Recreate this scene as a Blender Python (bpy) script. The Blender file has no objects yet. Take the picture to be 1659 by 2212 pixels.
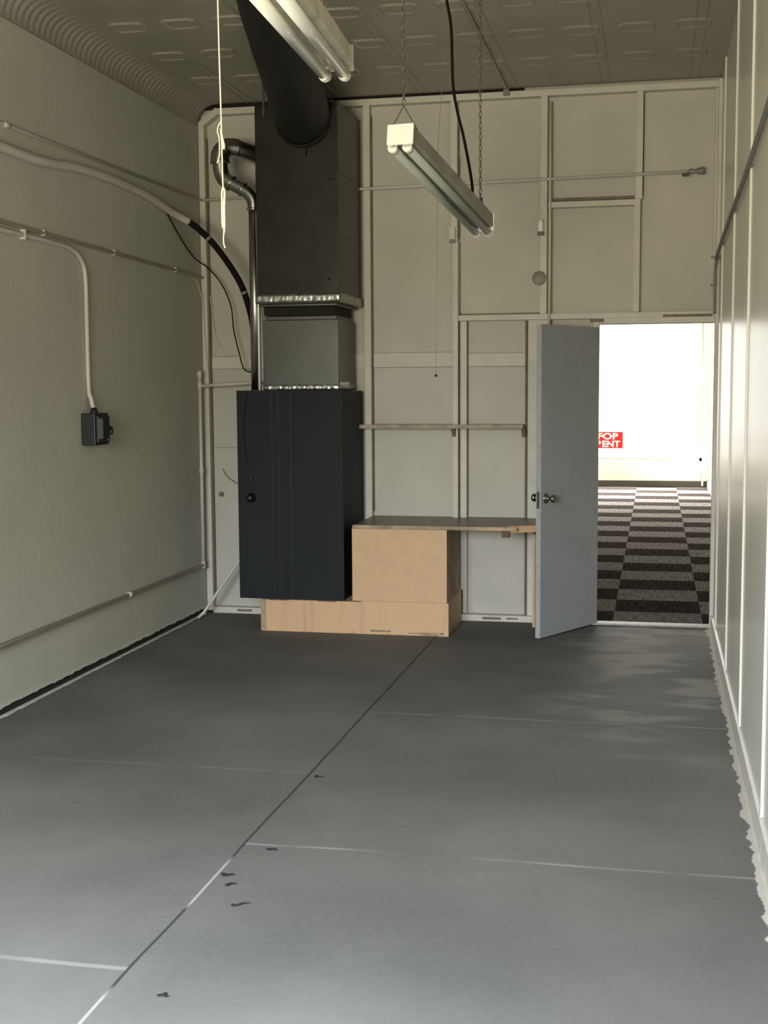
import bpy, bmesh, math, random
from mathutils import Vector, Matrix
from math import pi, sin, cos, radians

SC = bpy.context.scene
COL = SC.collection
rnd = random.Random(7)

# ------------------------------------------------------------ camera
cam_d = bpy.data.cameras.new('camera'); cam = bpy.data.objects.new('camera', cam_d); COL.objects.link(cam)
yaw, pit, rol = 0.2093, 0.0983, -0.0065
F = Vector((-sin(yaw)*cos(pit), cos(yaw)*cos(pit), -sin(pit)))
R = Vector((cos(yaw), sin(yaw), 0)); U = R.cross(F)
R2 = cos(rol)*R + sin(rol)*U; U2 = -sin(rol)*R + cos(rol)*U
m3 = Matrix((R2, U2, -F)).transposed()
cam.matrix_world = Matrix.Translation((3.1957, -8.7768, 1.6438)) @ m3.to_4x4()
cam_d.sensor_fit = 'HORIZONTAL'; cam_d.sensor_width = 36; cam_d.lens = 36*2758.9/1659
cam_d.clip_start = 0.05
SC.camera = cam

# ------------------------------------------------------------ view, world, daylight
SC.view_settings.view_transform = 'Standard'; SC.view_settings.look = 'None'
SC.view_settings.gamma = 1; SC.view_settings.use_curve_mapping = False
SC.view_settings.exposure = 0.0
W = bpy.data.worlds.new('sky'); SC.world = W; W.use_nodes = True
W.node_tree.nodes['Background'].inputs[0].default_value = (1.0, 0.98, 0.92, 1)
W.node_tree.nodes['Background'].inputs[1].default_value = 3.0

def area(name, loc, rot, sx, sy, power, color):
    l = bpy.data.lights.new(name, 'AREA'); l.shape = 'RECTANGLE'; l.size = sx; l.size_y = sy
    l.energy = power; l.color = color
    o = bpy.data.objects.new(name, l); COL.objects.link(o); o.location = loc; o.rotation_euler = rot
    return o
# daylight entering through the window behind the camera
rl = area('daylight_rear', (1.75, -9.45, 1.95), (radians(90-43), 0, radians(-3)), 1.9, 1.6, 275, (0.86, 0.97, 1.16)); rl.data.spread = radians(88)
# light bounced up from the sunlit ground outside the same window
gl_ = area('ground_bounce_rear', (1.75, -9.42, 1.75), (radians(90+20), 0, radians(-3)), 1.9, 1.0, 105, (0.97, 0.89, 0.64)); gl_.data.spread = radians(100)
# daylight entering through the shop window of the far room
fl = area('daylight_front', (1.6, 12.9, 3.0), (radians(-90+58), 0, 0), 4.8, 2.0, 1700, (1.0, 0.98, 0.93)); fl.data.spread = radians(110)

# ------------------------------------------------------------ materials
def mat(name, col, rough=0.6, metal=0.0, noise=0.0, nscale=6.0, bump=0.0, bscale=60.0, col2=None, spec=0.5):
    m = bpy.data.materials.new(name); m.use_nodes = True
    nt = m.node_tree; b = nt.nodes['Principled BSDF']
    b.inputs['Base Color'].default_value = (*col, 1); b.inputs['Roughness'].default_value = rough
    b.inputs['Metallic'].default_value = metal
    b.inputs['Specular IOR Level'].default_value = spec
    tc = nt.nodes.new('ShaderNodeTexCoord')
    if noise or col2:
        n = nt.nodes.new('ShaderNodeTexNoise'); n.inputs['Scale'].default_value = nscale; n.inputs['Detail'].default_value = 6
        nt.links.new(tc.outputs['Object'], n.inputs['Vector'])
        r = nt.nodes.new('ShaderNodeValToRGB')
        c2 = col2 or tuple(c*(1-noise) for c in col)
        r.color_ramp.elements[0].position = 0.3; r.color_ramp.elements[0].color = (*c2, 1)
        r.color_ramp.elements[1].position = 0.65; r.color_ramp.elements[1].color = (*col, 1)
        nt.links.new(n.outputs['Fac'], r.inputs['Fac']); nt.links.new(r.outputs['Color'], b.inputs['Base Color'])
    if bump:
        n2 = nt.nodes.new('ShaderNodeTexNoise'); n2.inputs['Scale'].default_value = bscale; n2.inputs['Detail'].default_value = 4
        nt.links.new(tc.outputs['Object'], n2.inputs['Vector'])
        bp = nt.nodes.new('ShaderNodeBump'); bp.inputs['Strength'].default_value = bump; bp.inputs['Distance'].default_value = 0.01
        nt.links.new(n2.outputs['Fac'], bp.inputs['Height']); nt.links.new(bp.outputs['Normal'], b.inputs['Normal'])
    return m

PAINT = (0.53, 0.52, 0.435)
M = {}
M['wall'] = mat('plaster_paint', PAINT, 0.7, noise=0.10, nscale=1.5, bump=0.14, bscale=30)
M['wall_far'] = mat('far_room_cream', (0.93, 0.90, 0.77), 0.7)
M['wall_right'] = mat('panel_paint', (0.74, 0.71, 0.615), 0.27, noise=0.05, nscale=2, bump=0.05, bscale=6, spec=0.5)
M['board'] = mat('board_paint', (0.53, 0.505, 0.43), 0.65, noise=0.10, nscale=3, bump=0.12, bscale=14)
M['stud'] = mat('stud_paint', (0.62, 0.59, 0.505), 0.6, noise=0.14, nscale=5, bump=0.1, bscale=30)
M['dirt'] = mat('dirt_and_shade', (0.30, 0.27, 0.21), 0.8, noise=0.4, nscale=8)
M['capgrey'] = mat('beige_cover', (0.30, 0.28, 0.22), 0.6, noise=0.3, nscale=20)
M['rear'] = mat('dark_rear_wall', (0.16, 0.14, 0.11), 0.8)
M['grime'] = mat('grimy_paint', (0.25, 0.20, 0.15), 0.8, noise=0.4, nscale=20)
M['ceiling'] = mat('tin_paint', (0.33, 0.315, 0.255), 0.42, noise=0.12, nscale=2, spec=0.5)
M['dark'] = mat('dark_gap', (0.012, 0.010, 0.008), 0.9)
M['furn'] = mat('slate_paint', (0.010, 0.0125, 0.0145), 0.65, noise=0.15, nscale=3, bump=0.05, bscale=12, spec=0.25)
M['black'] = mat('black_metal', (0.006, 0.006, 0.006), 0.4)
M['duct'] = mat('galvanised_sheet', (0.024, 0.022, 0.018), 0.38, metal=0.6, noise=0.45, nscale=5, bump=0.06, bscale=7)
M['duct_new'] = mat('bright_galvanised_sheet', (0.095, 0.096, 0.086), 0.36, metal=0.8, noise=0.15, nscale=6, bump=0.05, bscale=8)
M['foil'] = mat('foil_tape', (0.42, 0.42, 0.40), 0.30, metal=0.9, noise=0.35, nscale=25, bump=0.5, bscale=14)
M['round'] = mat('dull_duct', (0.030, 0.029, 0.027), 0.6, metal=0.5, noise=0.2, nscale=5)
M['flue'] = mat('flue_pipe', (0.50, 0.49, 0.47), 0.28, metal=1.0, noise=0.2, nscale=9)
M['seam'] = mat('painted_highlight', (0.95, 0.95, 0.92), 0.35, metal=0.0, spec=0.8)  # near-white colour for the flue pipe's painted highlight
M['wood'] = mat('tan_board', (0.60, 0.385, 0.21), 0.6, noise=0.09, nscale=14, bump=0.05)
M['wood_edge'] = mat('worn_and_shaded_board', (0.50, 0.36, 0.23), 0.7, col2=(0.20, 0.15, 0.10), nscale=9)
M['lip'] = mat('grimy_lip', (0.42, 0.35, 0.26), 0.7, noise=0.4, nscale=12)
M['wood_dark'] = mat('dark_block', (0.12, 0.065, 0.035), 0.7, noise=0.3, nscale=12)
M['wood_top'] = mat('worktop_laminate', (0.20, 0.155, 0.11), 0.40, noise=0.35, nscale=9)
M['door'] = mat('door_paint', (0.34, 0.355, 0.37), 0.55, noise=0.08, nscale=4, bump=0.05, bscale=30)
M['door_edge'] = mat('door_edge_paint', (0.42, 0.43, 0.42), 0.5, noise=0.2, nscale=30)
M['chrome'] = mat('chrome', (0.30, 0.29, 0.27), 0.10, metal=1.0)
M['enamel'] = mat('white_enamel', (0.90, 0.89, 0.82), 0.35)
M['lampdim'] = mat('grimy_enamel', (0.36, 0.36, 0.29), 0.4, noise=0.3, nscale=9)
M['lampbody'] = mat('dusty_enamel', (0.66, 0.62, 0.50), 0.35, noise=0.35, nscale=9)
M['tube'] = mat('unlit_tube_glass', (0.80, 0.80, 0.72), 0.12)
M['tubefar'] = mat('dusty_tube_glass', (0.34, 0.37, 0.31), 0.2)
M['chain'] = mat('tarnished_chain', (0.13, 0.12, 0.09), 0.5, metal=0.6)
M['rubber'] = mat('black_rubber', (0.006, 0.0055, 0.005), 0.85, spec=0.2)
M['rope'] = mat('white_cord', (0.86, 0.82, 0.68), 0.8)
M['pipe'] = mat('painted_pipe', (0.60, 0.57, 0.50), 0.5, noise=0.1)
M['greypipe'] = mat('grey_cable', (0.22, 0.22, 0.20), 0.5, noise=0.3, nscale=30)
M['box'] = mat('dark_grey_enamel', (0.012, 0.013, 0.012), 0.45)
M['label'] = mat('worn_plate', (0.22, 0.22, 0.21), 0.4)
M['red'] = mat('sign_red', (0.75, 0.02, 0.02), 0.4)
M['white'] = mat('sign_white', (0.9, 0.9, 0.9), 0.4)
M['yellow'] = mat('pale_yellow_paper', (0.88, 0.88, 0.62), 0.6)
M['bbdark'] = mat('dark_baseboard', (0.06, 0.055, 0.045), 0.5)
M['bbwhite'] = mat('white_baseboard', (0.8, 0.78, 0.7), 0.5)
M['threshold'] = mat('threshold', (0.40, 0.38, 0.34), 0.6, noise=0.4, nscale=12)
M['frame'] = mat('aluminium_frame', (0.5, 0.5, 0.48), 0.4, metal=0.6)

def glass():
    m = bpy.data.materials.new('window_glass'); m.use_nodes = True; nt = m.node_tree
    for n in list(nt.nodes): nt.nodes.remove(n)
    o = nt.nodes.new('ShaderNodeOutputMaterial'); mx = nt.nodes.new('ShaderNodeMixShader')
    t = nt.nodes.new('ShaderNodeBsdfTransparent'); g = nt.nodes.new('ShaderNodeBsdfGlossy')
    g.inputs['Roughness'].default_value = 0.02; mx.inputs[0].default_value = 0.06
    nt.links.new(t.outputs[0], mx.inputs[1]); nt.links.new(g.outputs[0], mx.inputs[2]); nt.links.new(mx.outputs[0], o.inputs[0])
    return m
M['glass'] = glass()

# little node maths helper
class NB:
    def __init__(s, name):
        s.m = bpy.data.materials.new(name); s.m.use_nodes = True; s.nt = s.m.node_tree
        s.b = s.nt.nodes['Principled BSDF']; s.tc = s.nt.nodes.new('ShaderNodeTexCoord')
        sp = s.nt.nodes.new('ShaderNodeSeparateXYZ'); s.nt.links.new(s.tc.outputs['Object'], sp.inputs[0])
        s.x, s.y, s.z = sp.outputs
    def op(s, f, a, b=0.0, c=None):
        n = s.nt.nodes.new('ShaderNodeMath'); n.operation = f
        for i, v in enumerate((a, b) if c is None else (a, b, c)):
            if isinstance(v, (int, float)): n.inputs[i].default_value = v
            else: s.nt.links.new(v, n.inputs[i])
        return n.outputs[0]
    def noise(s, scale, detail=4, vec=None, stretch=None):
        n = s.nt.nodes.new('ShaderNodeTexNoise'); n.inputs['Scale'].default_value = scale; n.inputs['Detail'].default_value = detail
        src = s.tc.outputs['Object']
        if stretch:
            mp = s.nt.nodes.new('ShaderNodeMapping'); mp.inputs['Scale'].default_value = stretch
            s.nt.links.new(src, mp.inputs[0]); src = mp.outputs[0]
        s.nt.links.new(src, n.inputs['Vector']); return n.outputs['Fac']
    def ramp(s, v, lo, hi):
        n = s.nt.nodes.new('ShaderNodeMapRange'); n.clamp = True
        n.inputs[1].default_value = lo; n.inputs[2].default_value = hi
        s.nt.links.new(v, n.inputs[0]); return n.outputs[0]
    def mix(s, f, a, b):
        n = s.nt.nodes.new('ShaderNodeMix'); n.data_type = 'RGBA'
        s.nt.links.new(f, n.inputs[0]) if not isinstance(f, (int, float)) else setattr(n.inputs[0], 'default_value', f)
        for i, v in ((6, a), (7, b)):
            if isinstance(v, tuple): n.inputs[i].default_value = (*v, 1)
            else: s.nt.links.new(v, n.inputs[i])
        return n.outputs[2]
    def line(s, coord, pos, w):      # 1 inside |coord-pos|<w
        d = s.op('ABSOLUTE', s.op('SUBTRACT', coord, pos)); return s.op('SUBTRACT', 1.0, s.ramp(d, w*0.6, w))

# painted concrete floor: slab joints, brush-edged paint, scuffs
n = NB('painted_concrete')
GREY = (0.180, 0.174, 0.152)
big = n.ramp(n.noise(0.9, 5), 0.35, 0.7); fine = n.ramp(n.noise(40, 3), 0.3, 0.75)
c = n.mix(big, (0.115, 0.112, 0.100), GREY)
c = n.mix(n.op('MULTIPLY', fine, 0.10), c, (0.26, 0.265, 0.26))
# scuffed patches towards the door
pm = n.op('MULTIPLY', n.ramp(n.x, 2.45, 3.0), n.ramp(n.y, -3.4, -2.2))
pn = n.ramp(n.noise(1.0, 6, stretch=(1.8, 3.6, 1)), 0.50, 0.60)
c = n.mix(n.op('MULTIPLY', n.op('MULTIPLY', pm, pn), 0.38), c, (0.42, 0.41, 0.36))
# cross joints (light lines)
wob = n.op('MULTIPLY', n.op('SUBTRACT', n.noise(1.2, 2), 0.5), 0.05)
yw = n.op('ADD', n.y, wob)
xc = n.op('SUBTRACT', n.x, n.op('MULTIPLY', n.op('ADD', n.y, 0.6), 0.0105))
xc = n.op('ADD', xc, n.op('MULTIPLY', n.op('SUBTRACT', n.noise(1.5, 2), 0.5), 0.02))
xr = n.ramp(xc, 1.803, 1.808); xl = n.op('SUBTRACT', 1.0, xr)
j = n.op('ADD', n.op('MULTIPLY', n.line(yw, -4.49, 0.011), xr), n.op('MULTIPLY', n.line(yw, -2.59, 0.010), xr))
j = n.op('ADD', j, n.op('MULTIPLY', n.line(yw, -5.52, 0.014), xl))
j2 = n.op('MULTIPLY', n.line(yw, -3.64, 0.009), xl)
jn = n.ramp(n.noise(3, 3), 0.35, 0.55)
c = n.mix(n.op('MULTIPLY', n.op('ADD', j, n.op('MULTIPLY', j2, 0.5)), n.op('MULTIPLY', jn, 0.28)), c, (0.50, 0.49, 0.45))
# long joint: dark, partly filled light
crk = n.line(xc, 1.806, 0.0065)
fill = n.op('MULTIPLY', n.ramp(n.y, -5.10, -5.04), n.op('SUBTRACT', 1.0, n.ramp(n.y, -4.70, -4.62)))
fill = n.op('ADD', fill, n.op('SUBTRACT', 1.0, n.ramp(n.y, -5.70, -5.62)))
c = n.mix(n.op('MULTIPLY', crk, 0.9), c, n.mix(fill, (0.045, 0.045, 0.042), (0.36, 0.35, 0.32)))
# paint stops short of the right wall with a brushed edge
rag = n.op('ADD', n.x, n.op('MULTIPLY', n.op('SUBTRACT', n.noise(1.0, 5, stretch=(3, 9, 1)), 0.5), 0.085))
c = n.mix(n.ramp(rag, 3.548, 3.553), c, (0.52, 0.48, 0.41))
n.nt.links.new(c, n.b.inputs['Base Color']); n.b.inputs['Roughness'].default_value = 0.75
n.b.inputs['Specular IOR Level'].default_value = 0.05
M['floor'] = n.m

# tan board with dirty vertical run marks on its left part
n = NB('streaked_tan_board')
stn = n.ramp(n.noise(1.0, 4, stretch=(14, 1, 0.9)), 0.52, 0.72)
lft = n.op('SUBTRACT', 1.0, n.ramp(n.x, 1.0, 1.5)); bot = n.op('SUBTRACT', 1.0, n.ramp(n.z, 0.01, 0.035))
spk = n.ramp(n.noise(9, 4), 0.5, 0.62)
c = n.mix(n.op('MULTIPLY', n.op('MULTIPLY', stn, lft), 0.55), (0.60, 0.385, 0.21), (0.30, 0.16, 0.07))
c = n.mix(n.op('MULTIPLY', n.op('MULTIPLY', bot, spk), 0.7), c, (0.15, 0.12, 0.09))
n.nt.links.new(c, n.b.inputs['Base Color']); n.b.inputs['Roughness'].default_value = 0.6
M['plinth'] = n.m

# checkered carpet tiles of the far room
n = NB('carpet_tiles')
cx = n.op('FLOOR', n.op('DIVIDE', n.op('SUBTRACT', n.x, 2.925), 0.61))
cy = n.op('FLOOR', n.op('DIVIDE', n.op('SUBTRACT', n.y, 0.54), 0.52))
par = n.op('MODULO', n.op('ABSOLUTE', n.op('ADD', cx, cy)), 2.0)
st = n.ramp(n.noise(1.0, 3, stretch=(60, 5, 1)), 0.3, 0.7)
dk = n.mix(st, (0.020, 0.016, 0.014), (0.050, 0.043, 0.040)); lt = n.mix(st, (0.085, 0.08, 0.078), (0.20, 0.19, 0.185))
n.nt.links.new(n.mix(par, dk, lt), n.b.inputs['Base Color']); n.b.inputs['Roughness'].default_value = 1.0
n.b.inputs['Specular IOR Level'].default_value = 0.0
M['carpet'] = n.m

# ------------------------------------------------------------ mesh helpers
def bm_new(): return bmesh.new()
def add_box(bm, x0, y0, z0, x1, y1, z1):
    vs = [bm.verts.new(p) for p in ((x0,y0,z0),(x1,y0,z0),(x1,y1,z0),(x0,y1,z0),(x0,y0,z1),(x1,y0,z1),(x1,y1,z1),(x0,y1,z1))]
    for f in ((0,3,2,1),(4,5,6,7),(0,1,5,4),(1,2,6,5),(2,3,7,6),(3,0,4,7)): bm.faces.new([vs[i] for i in f])
    return vs
def link(name, bm, m, parent=None, bevel=0.0, smooth=False, seg=2):
    bmesh.ops.recalc_face_normals(bm, faces=bm.faces)
    if bevel:
        bmesh.ops.bevel(bm, geom=list(bm.edges), offset=bevel, segments=seg, affect='EDGES', profile=0.6)
    me = bpy.data.meshes.new(name); bm.to_mesh(me); bm.free()
    if smooth:
        for p in me.polygons: p.use_smooth = True
    if isinstance(m, (list, tuple)):
        for q in m: me.materials.append(q)
    else: me.materials.append(m)
    o = bpy.data.objects.new(name, me); COL.objects.link(o)
    if parent: o.parent = parent; o.matrix_parent_inverse = Matrix.Translation(-parent.location) if parent.type == 'EMPTY' else Matrix()
    return o
def box(name, m, x0, y0, z0, x1, y1, z1, parent=None, bevel=0.003):
    bm = bm_new(); add_box(bm, x0, y0, z0, x1, y1, z1); return link(name, bm, m, parent, bevel)
def boxes(name, m, lst, parent=None, bevel=0.0):
    bm = bm_new()
    for b in lst: add_box(bm, *b)
    return link(name, bm, m, parent, bevel)
def smooth_path(P, k=6):
    P = [Vector(p) for p in P]
    if len(P) < 3: return P
    out = []
    for i in range(len(P)-1):
        p0 = P[max(i-1, 0)]; p1 = P[i]; p2 = P[i+1]; p3 = P[min(i+2, len(P)-1)]
        for s in range(k):
            t = s/k
            out.append(0.5*((2*p1)+(p2-p0)*t+(2*p0-5*p1+4*p2-p3)*t*t+(3*p1-p0-3*p2+p3)*t**3))
    out.append(P[-1]); return out
def sweep(bm, P, r, seg=12, caps=True, closed=False):
    P = [Vector(p) for p in P]; n = len(P)
    rr = r if isinstance(r, (list, tuple)) else [r]*n
    rings = []; prev = None
    for i, p in enumerate(P):
        if closed: t = (P[(i+1) % n]-P[i-1])
        else: t = P[min(i+1, n-1)]-P[max(i-1, 0)]
        t.normalize()
        if prev is None:
            a = Vector((0,0,1)) if abs(t.z) < 0.9 else Vector((1,0,0)); u = t.cross(a).normalized()
        else: u = (prev - t*prev.dot(t)).normalized()
        prev = u; v = t.cross(u)
        rings.append([bm.verts.new(p + (u*cos(2*pi*k/seg)+v*sin(2*pi*k/seg))*rr[i]) for k in range(seg)])
    for i in range(n if closed else n-1):
        a, b = rings[i], rings[(i+1) % n]
        for k in range(seg): bm.faces.new((a[k], a[(k+1)%seg], b[(k+1)%seg], b[k]))
    if caps and not closed:
        bm.faces.new(rings[0][::-1]); bm.faces.new(rings[-1])
def tube(name, m, P, r, parent=None, seg=12, k=6, smooth=True):
    bm = bm_new(); Q = smooth_path(P, k) if k else [Vector(p) for p in P]
    if isinstance(r, (list, tuple)) and k:
        r = [r[min(int(i/k), len(r)-1)]*(1-(i % k)/k)+r[min(int(i/k)+1, len(r)-1)]*((i % k)/k) for i in range(len(Q))]
    sweep(bm, Q, r, seg); o = link(name, bm, m, parent)
    for p in o.data.polygons: p.use_smooth = len(p.vertices) == 4 and smooth
    return o
def lathe(name, m, prof, base, axis, parent=None, seg=24):
    axis = Vector(axis).normalized(); a = Vector((0,0,1)) if abs(axis.z) < 0.9 else Vector((1,0,0))
    u = axis.cross(a).normalized(); v = axis.cross(u); bm = bm_new(); rings = []
    for r, h in prof:
        rings.append([bm.verts.new(Vector(base)+axis*h+(u*cos(2*pi*k/seg)+v*sin(2*pi*k/seg))*max(r, 1e-4)) for k in range(seg)])
    for a_, b_ in zip(rings, rings[1:]):
        for k in range(seg): bm.faces.new((a_[k], a_[(k+1)%seg], b_[(k+1)%seg], b_[k]))
    bm.faces.new(rings[0][::-1]); bm.faces.new(rings[-1])
    return link(name, bm, m, parent, smooth=True)
def thing(name, label, cat, loc=(0,0,0), group=None):
    o = bpy.data.objects.new(name, None); COL.objects.link(o); o.location = loc
    o['label'] = label; o['category'] = cat
    if group: o['group'] = group
    return o
def tag(o, label, cat, group=None):
    o['label'] = label; o['category'] = cat
    if group: o['group'] = group
    return o
def struct(o, label=None):
    o['kind'] = 'structure'
    if label: o['label'] = label
    return o
def sub(o, label): o['label'] = label; return o

# ------------------------------------------------------------ room shell
RW, RH, RB = 3.59, 3.62, -9.2
PB = 0.075                       # face of the boards behind the studs
struct(box('floor', M['floor'], -0.1, RB-0.1, -0.12, RW+0.1, 0.03, 0.0, bevel=0), 'grey painted concrete floor with slab joints')
# pressed tin ceiling: embossed panels, long seams
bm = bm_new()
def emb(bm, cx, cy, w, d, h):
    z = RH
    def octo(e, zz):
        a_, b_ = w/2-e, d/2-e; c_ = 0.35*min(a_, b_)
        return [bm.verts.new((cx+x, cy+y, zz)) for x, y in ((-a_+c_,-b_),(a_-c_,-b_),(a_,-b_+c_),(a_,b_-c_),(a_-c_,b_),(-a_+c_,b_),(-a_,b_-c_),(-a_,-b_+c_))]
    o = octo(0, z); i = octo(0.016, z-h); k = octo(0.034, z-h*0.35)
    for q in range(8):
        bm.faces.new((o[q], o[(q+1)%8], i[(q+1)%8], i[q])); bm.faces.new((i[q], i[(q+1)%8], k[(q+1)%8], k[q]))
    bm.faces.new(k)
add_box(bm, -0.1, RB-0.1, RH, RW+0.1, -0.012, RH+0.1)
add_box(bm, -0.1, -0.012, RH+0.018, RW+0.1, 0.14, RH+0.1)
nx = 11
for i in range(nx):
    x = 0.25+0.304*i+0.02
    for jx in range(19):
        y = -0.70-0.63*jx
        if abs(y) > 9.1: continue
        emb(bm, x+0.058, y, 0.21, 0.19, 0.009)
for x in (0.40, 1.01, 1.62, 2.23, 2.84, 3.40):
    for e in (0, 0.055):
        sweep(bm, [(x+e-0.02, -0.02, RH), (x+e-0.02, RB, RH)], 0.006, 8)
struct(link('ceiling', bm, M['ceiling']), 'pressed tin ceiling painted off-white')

# left plaster wall: upper layer thicker than the low skirt part
bm = bm_new()
add_box(bm, -0.25, RB, 0.045, 0.0, 0.2, RH+0.1)
add_box(bm, 0.0, RB, 0.375, 0.010, -0.02, 3.47)
wl = struct(link('wall_left', bm, M['wall']), 'painted plaster wall with a thicker upper layer')
bl = struct(boxes('baseboard_left', M['dark'], [(-0.2, RB, 0.0, -0.004, -0.01, 0.046)]), 'dark open gap along the foot of the left wall')
bm = bm_new()                       # broken plaster lip over the gap and light mortar strip on the floor
N = 220
for z0, z1, x0, x1, amp in ((0.040, 0.062, -0.02, 0.006, 0.010),):
    pv = None
    for i in range(N+1):
        y = -0.05-(9.45-0.05)*i/N
        h = z0+amp*rnd.random()
        r = [bm.verts.new(p) for p in ((x0, y, h), (x1, y, h), (x1-0.003, y, z1), (x0, y, z1))]
        if pv:
            for q in range(4): bm.faces.new((pv[q], pv[(q+1)%4], r[(q+1)%4], r[q]))
        pv = r
link('broken_lip', bm, M['wall'], wl)
bm = bm_new(); pv = None
for i in range(N+1):
    y = -0.05-(9.45-0.05)*i/N; w = 0.010+0.010*rnd.random()
    r = [bm.verts.new(p) for p in ((-0.01, y, 0.0), (w, y, 0.0), (w-0.003, y, 0.006), (-0.01, y, 0.008))]
    if pv:
        for q in range(4): bm.faces.new((pv[q], pv[(q+1)%4], r[(q+1)%4], r[q]))
    pv = r
link('mortar_strip', bm, M['pipe'], bl)

# ribbed cove moulding between left wall and ceiling
bm = bm_new(); NY = 900; prev = None
for i in range(NY+1):
    y = -0.02-9.4*i/NY
    ring = []
    for q in range(9):
        a = (pi/2)*q/8
        sk = y+0.05*sin(a*2)                       # ribs lean over the curve
        w = 0.0035*sin(2*pi*sk/0.062)*sin(a*2) if 0 < q < 8 else 0
        # quarter curve, hollow side to the room
        cx_, cz_ = 0.17, RH-0.16
        r = 0.16+w
        ring.append(bm.verts.new((cx_-r*cos(a)*1.06, y, cz_+r*sin(a))))
    if prev:
        for q in range(8): bm.faces.new((prev[q], prev[q+1], ring[q+1], ring[q]))
    prev = ring
struct(link('trim_1', bm, M['ceiling'], smooth=True), 'ribbed tin cove moulding along the left wall')

# right wall: vertical panels with thin battens, low baseboard
bm = bm_new(); add_box(bm, RW, RB, 0, RW+0.2, 0.10, RH+0.1)
wr = struct(link('wall_right', bm, M['wall_right']), 'glossy off-white panelled wall')
for y in (-0.52, -1.74, -2.92, -4.16, -5.38, -6.60):
    box('batten', M['wall_right'], RW-0.009, y-0.016, 0.105, RW+0.01, y+0.016, RH, wr, 0.003)
box('corner_trim', M['stud'], RW-0.020, -0.055, 0.0, RW+0.01, -0.002, RH-0.02, wr, 0.003)
bm = bm_new(); pv = None
for i in range(160):
    y = -0.02-9.4*i/159; w = 0.016+0.004*rnd.random()
    r = [bm.verts.new(p) for p in ((RW+0.01, y, 0), (RW-w-0.004, y, 0), (RW-w, y, 0.012), (RW-0.012, y, 0.098), (RW+0.01, y, 0.105))]
    if pv:
        for q in range(5): bm.faces.new((pv[q], pv[(q+1)%5], r[(q+1)%5], r[q]))
    pv = r
struct(link('baseboard_right', bm, M['pipe']), 'low painted baseboard of the right wall')

# wall behind the camera with its window
DX0, DX1, DZ = 2.815, 3.575, 2.05
struct(boxes('wall_rear', M['rear'], [(-0.1, RB-0.2, 0, 0.70, RB, RH), (2.8, RB-0.2, 0, RW+0.1, RB, RH), (0.70, RB-0.2, 0, 2.8, RB, 1.1), (0.70, RB-0.2, 3.0, 2.8, RB, RH)]))
w1 = struct(boxes('window_1', M['stud'], [(0.70, RB-0.12, 1.1, 0.75, RB-0.05, 3.0), (2.75, RB-0.12, 1.1, 2.8, RB-0.05, 3.0), (0.70, RB-0.12, 1.1, 2.8, RB-0.05, 1.15), (0.70, RB-0.12, 2.95, 2.8, RB-0.05, 3.0)]))
box('pane', M['glass'], 0.75, RB-0.09, 1.15, 2.75, RB-0.085, 2.95, w1, 0)

# back wall: boards behind an exposed, painted stud frame, with the door opening
bm = bm_new()
add_box(bm, -0.1, PB, 0, DX0-0.03, 0.131, RH+0.08)
add_box(bm, DX0-0.03, PB, DZ+0.03, RW+0.1, 0.131, RH+0.08)
wb = struct(link('wall_back', bm, M['board']), 'boarded wall with exposed painted studs')
wf = struct(boxes('trim_7', M['wall_far'], [(-0.9, 0.131, 0, DX0-0.03, 0.15, 3.6), (DX0-0.03, 0.131, DZ+0.03, 4.06, 0.15, 3.6), (RW+0.02, 0.131, 0, 4.06, 0.15, DZ+0.1)]), 'far-room face of the back wall')

def stud(x0, x1, z0, z1, y0=0.0, y1=PB+0.005, m='stud', name='stud', bevel=0.003):
    return box(name, M[m], x0, y0, z0, x1, y1, z1, wb, bevel)
TP = 3.604
stud(0.004, 0.048, 0.052, 3.50)
# notched corner brace under the cove
bm = bm_new(); A = Vector((0.008, 0, 3.505)); B = Vector((0.14, 0, 3.60)); d = (B-A).normalized(); nn = Vector((d.z, 0, -d.x))*0.042
vs = []
for y in (-0.003, PB):
    for p in (A, B, B+nn, A+nn): vs.append(bm.verts.new((p.x, y, p.z)))
for f in ((0,1,2,3), (7,6,5,4), (0,4,5,1), (1,5,6,2), (2,6,7,3), (3,7,4,0)): bm.faces.new([vs[i] for i in f])
link('corner_brace', bm, M['stud'], wb)
stud(0.125, 0.615, TP-0.052, TP-0.008, name='top_plate')
stud(0.95, 3.575, TP-0.042, TP, name='top_plate')
stud(1.200, 1.246, 0.0, TP-0.042)
stud(1.810, 1.855, 2.62, TP-0.042)
stud(1.822, 1.860, 0.05, 2.62)
stud(1.875, 1.918, 0.216, 2.085, y0=0.012)
stud(1.890, 1.918, 0.05, 0.216, y0=0.02)
stud(2.419, 2.465, 2.124, TP-0.042)
stud(3.048, 3.091, 2.866, TP-0.042)
stud(3.038, 3.080, 2.126, 2.866)
stud(3.552, 3.572, 2.124, TP-0.042, y0=0.02)
stud(1.862, 3.572, 2.086, 2.124, name='header', y0=-0.001)
stud(2.47, 3.040, 2.828, 2.866, name='blocking')
stud(0.048, 0.60, 1.775, 1.862, y0=PB-0.008, name='blocking')
stud(1.246, 1.822, 1.775, 1.875, y0=PB-0.010, name='blocking')
stud(1.918, 2.326, 1.775, 1.865, y0=PB-0.006, name='blocking')
stud(1.02, 1.20, 1.775, 1.875, y0=PB-0.010, name='blocking')
stud(0.048, 0.62, 0.0, 0.045, name='bottom_plate')
stud(1.246, 2.42, 0.0, 0.045, name='bottom_plate')
stud(2.340, 2.48, 0.045, 2.086, y0=0.03, name='plank')
stud(2.40, 2.47, 1.73, 1.90, y0=0.022, name='plank')
stud(2.318, 2.330, 0.05, 2.08, y0=0.035, m='grime', name='open_joint', bevel=0)
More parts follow.
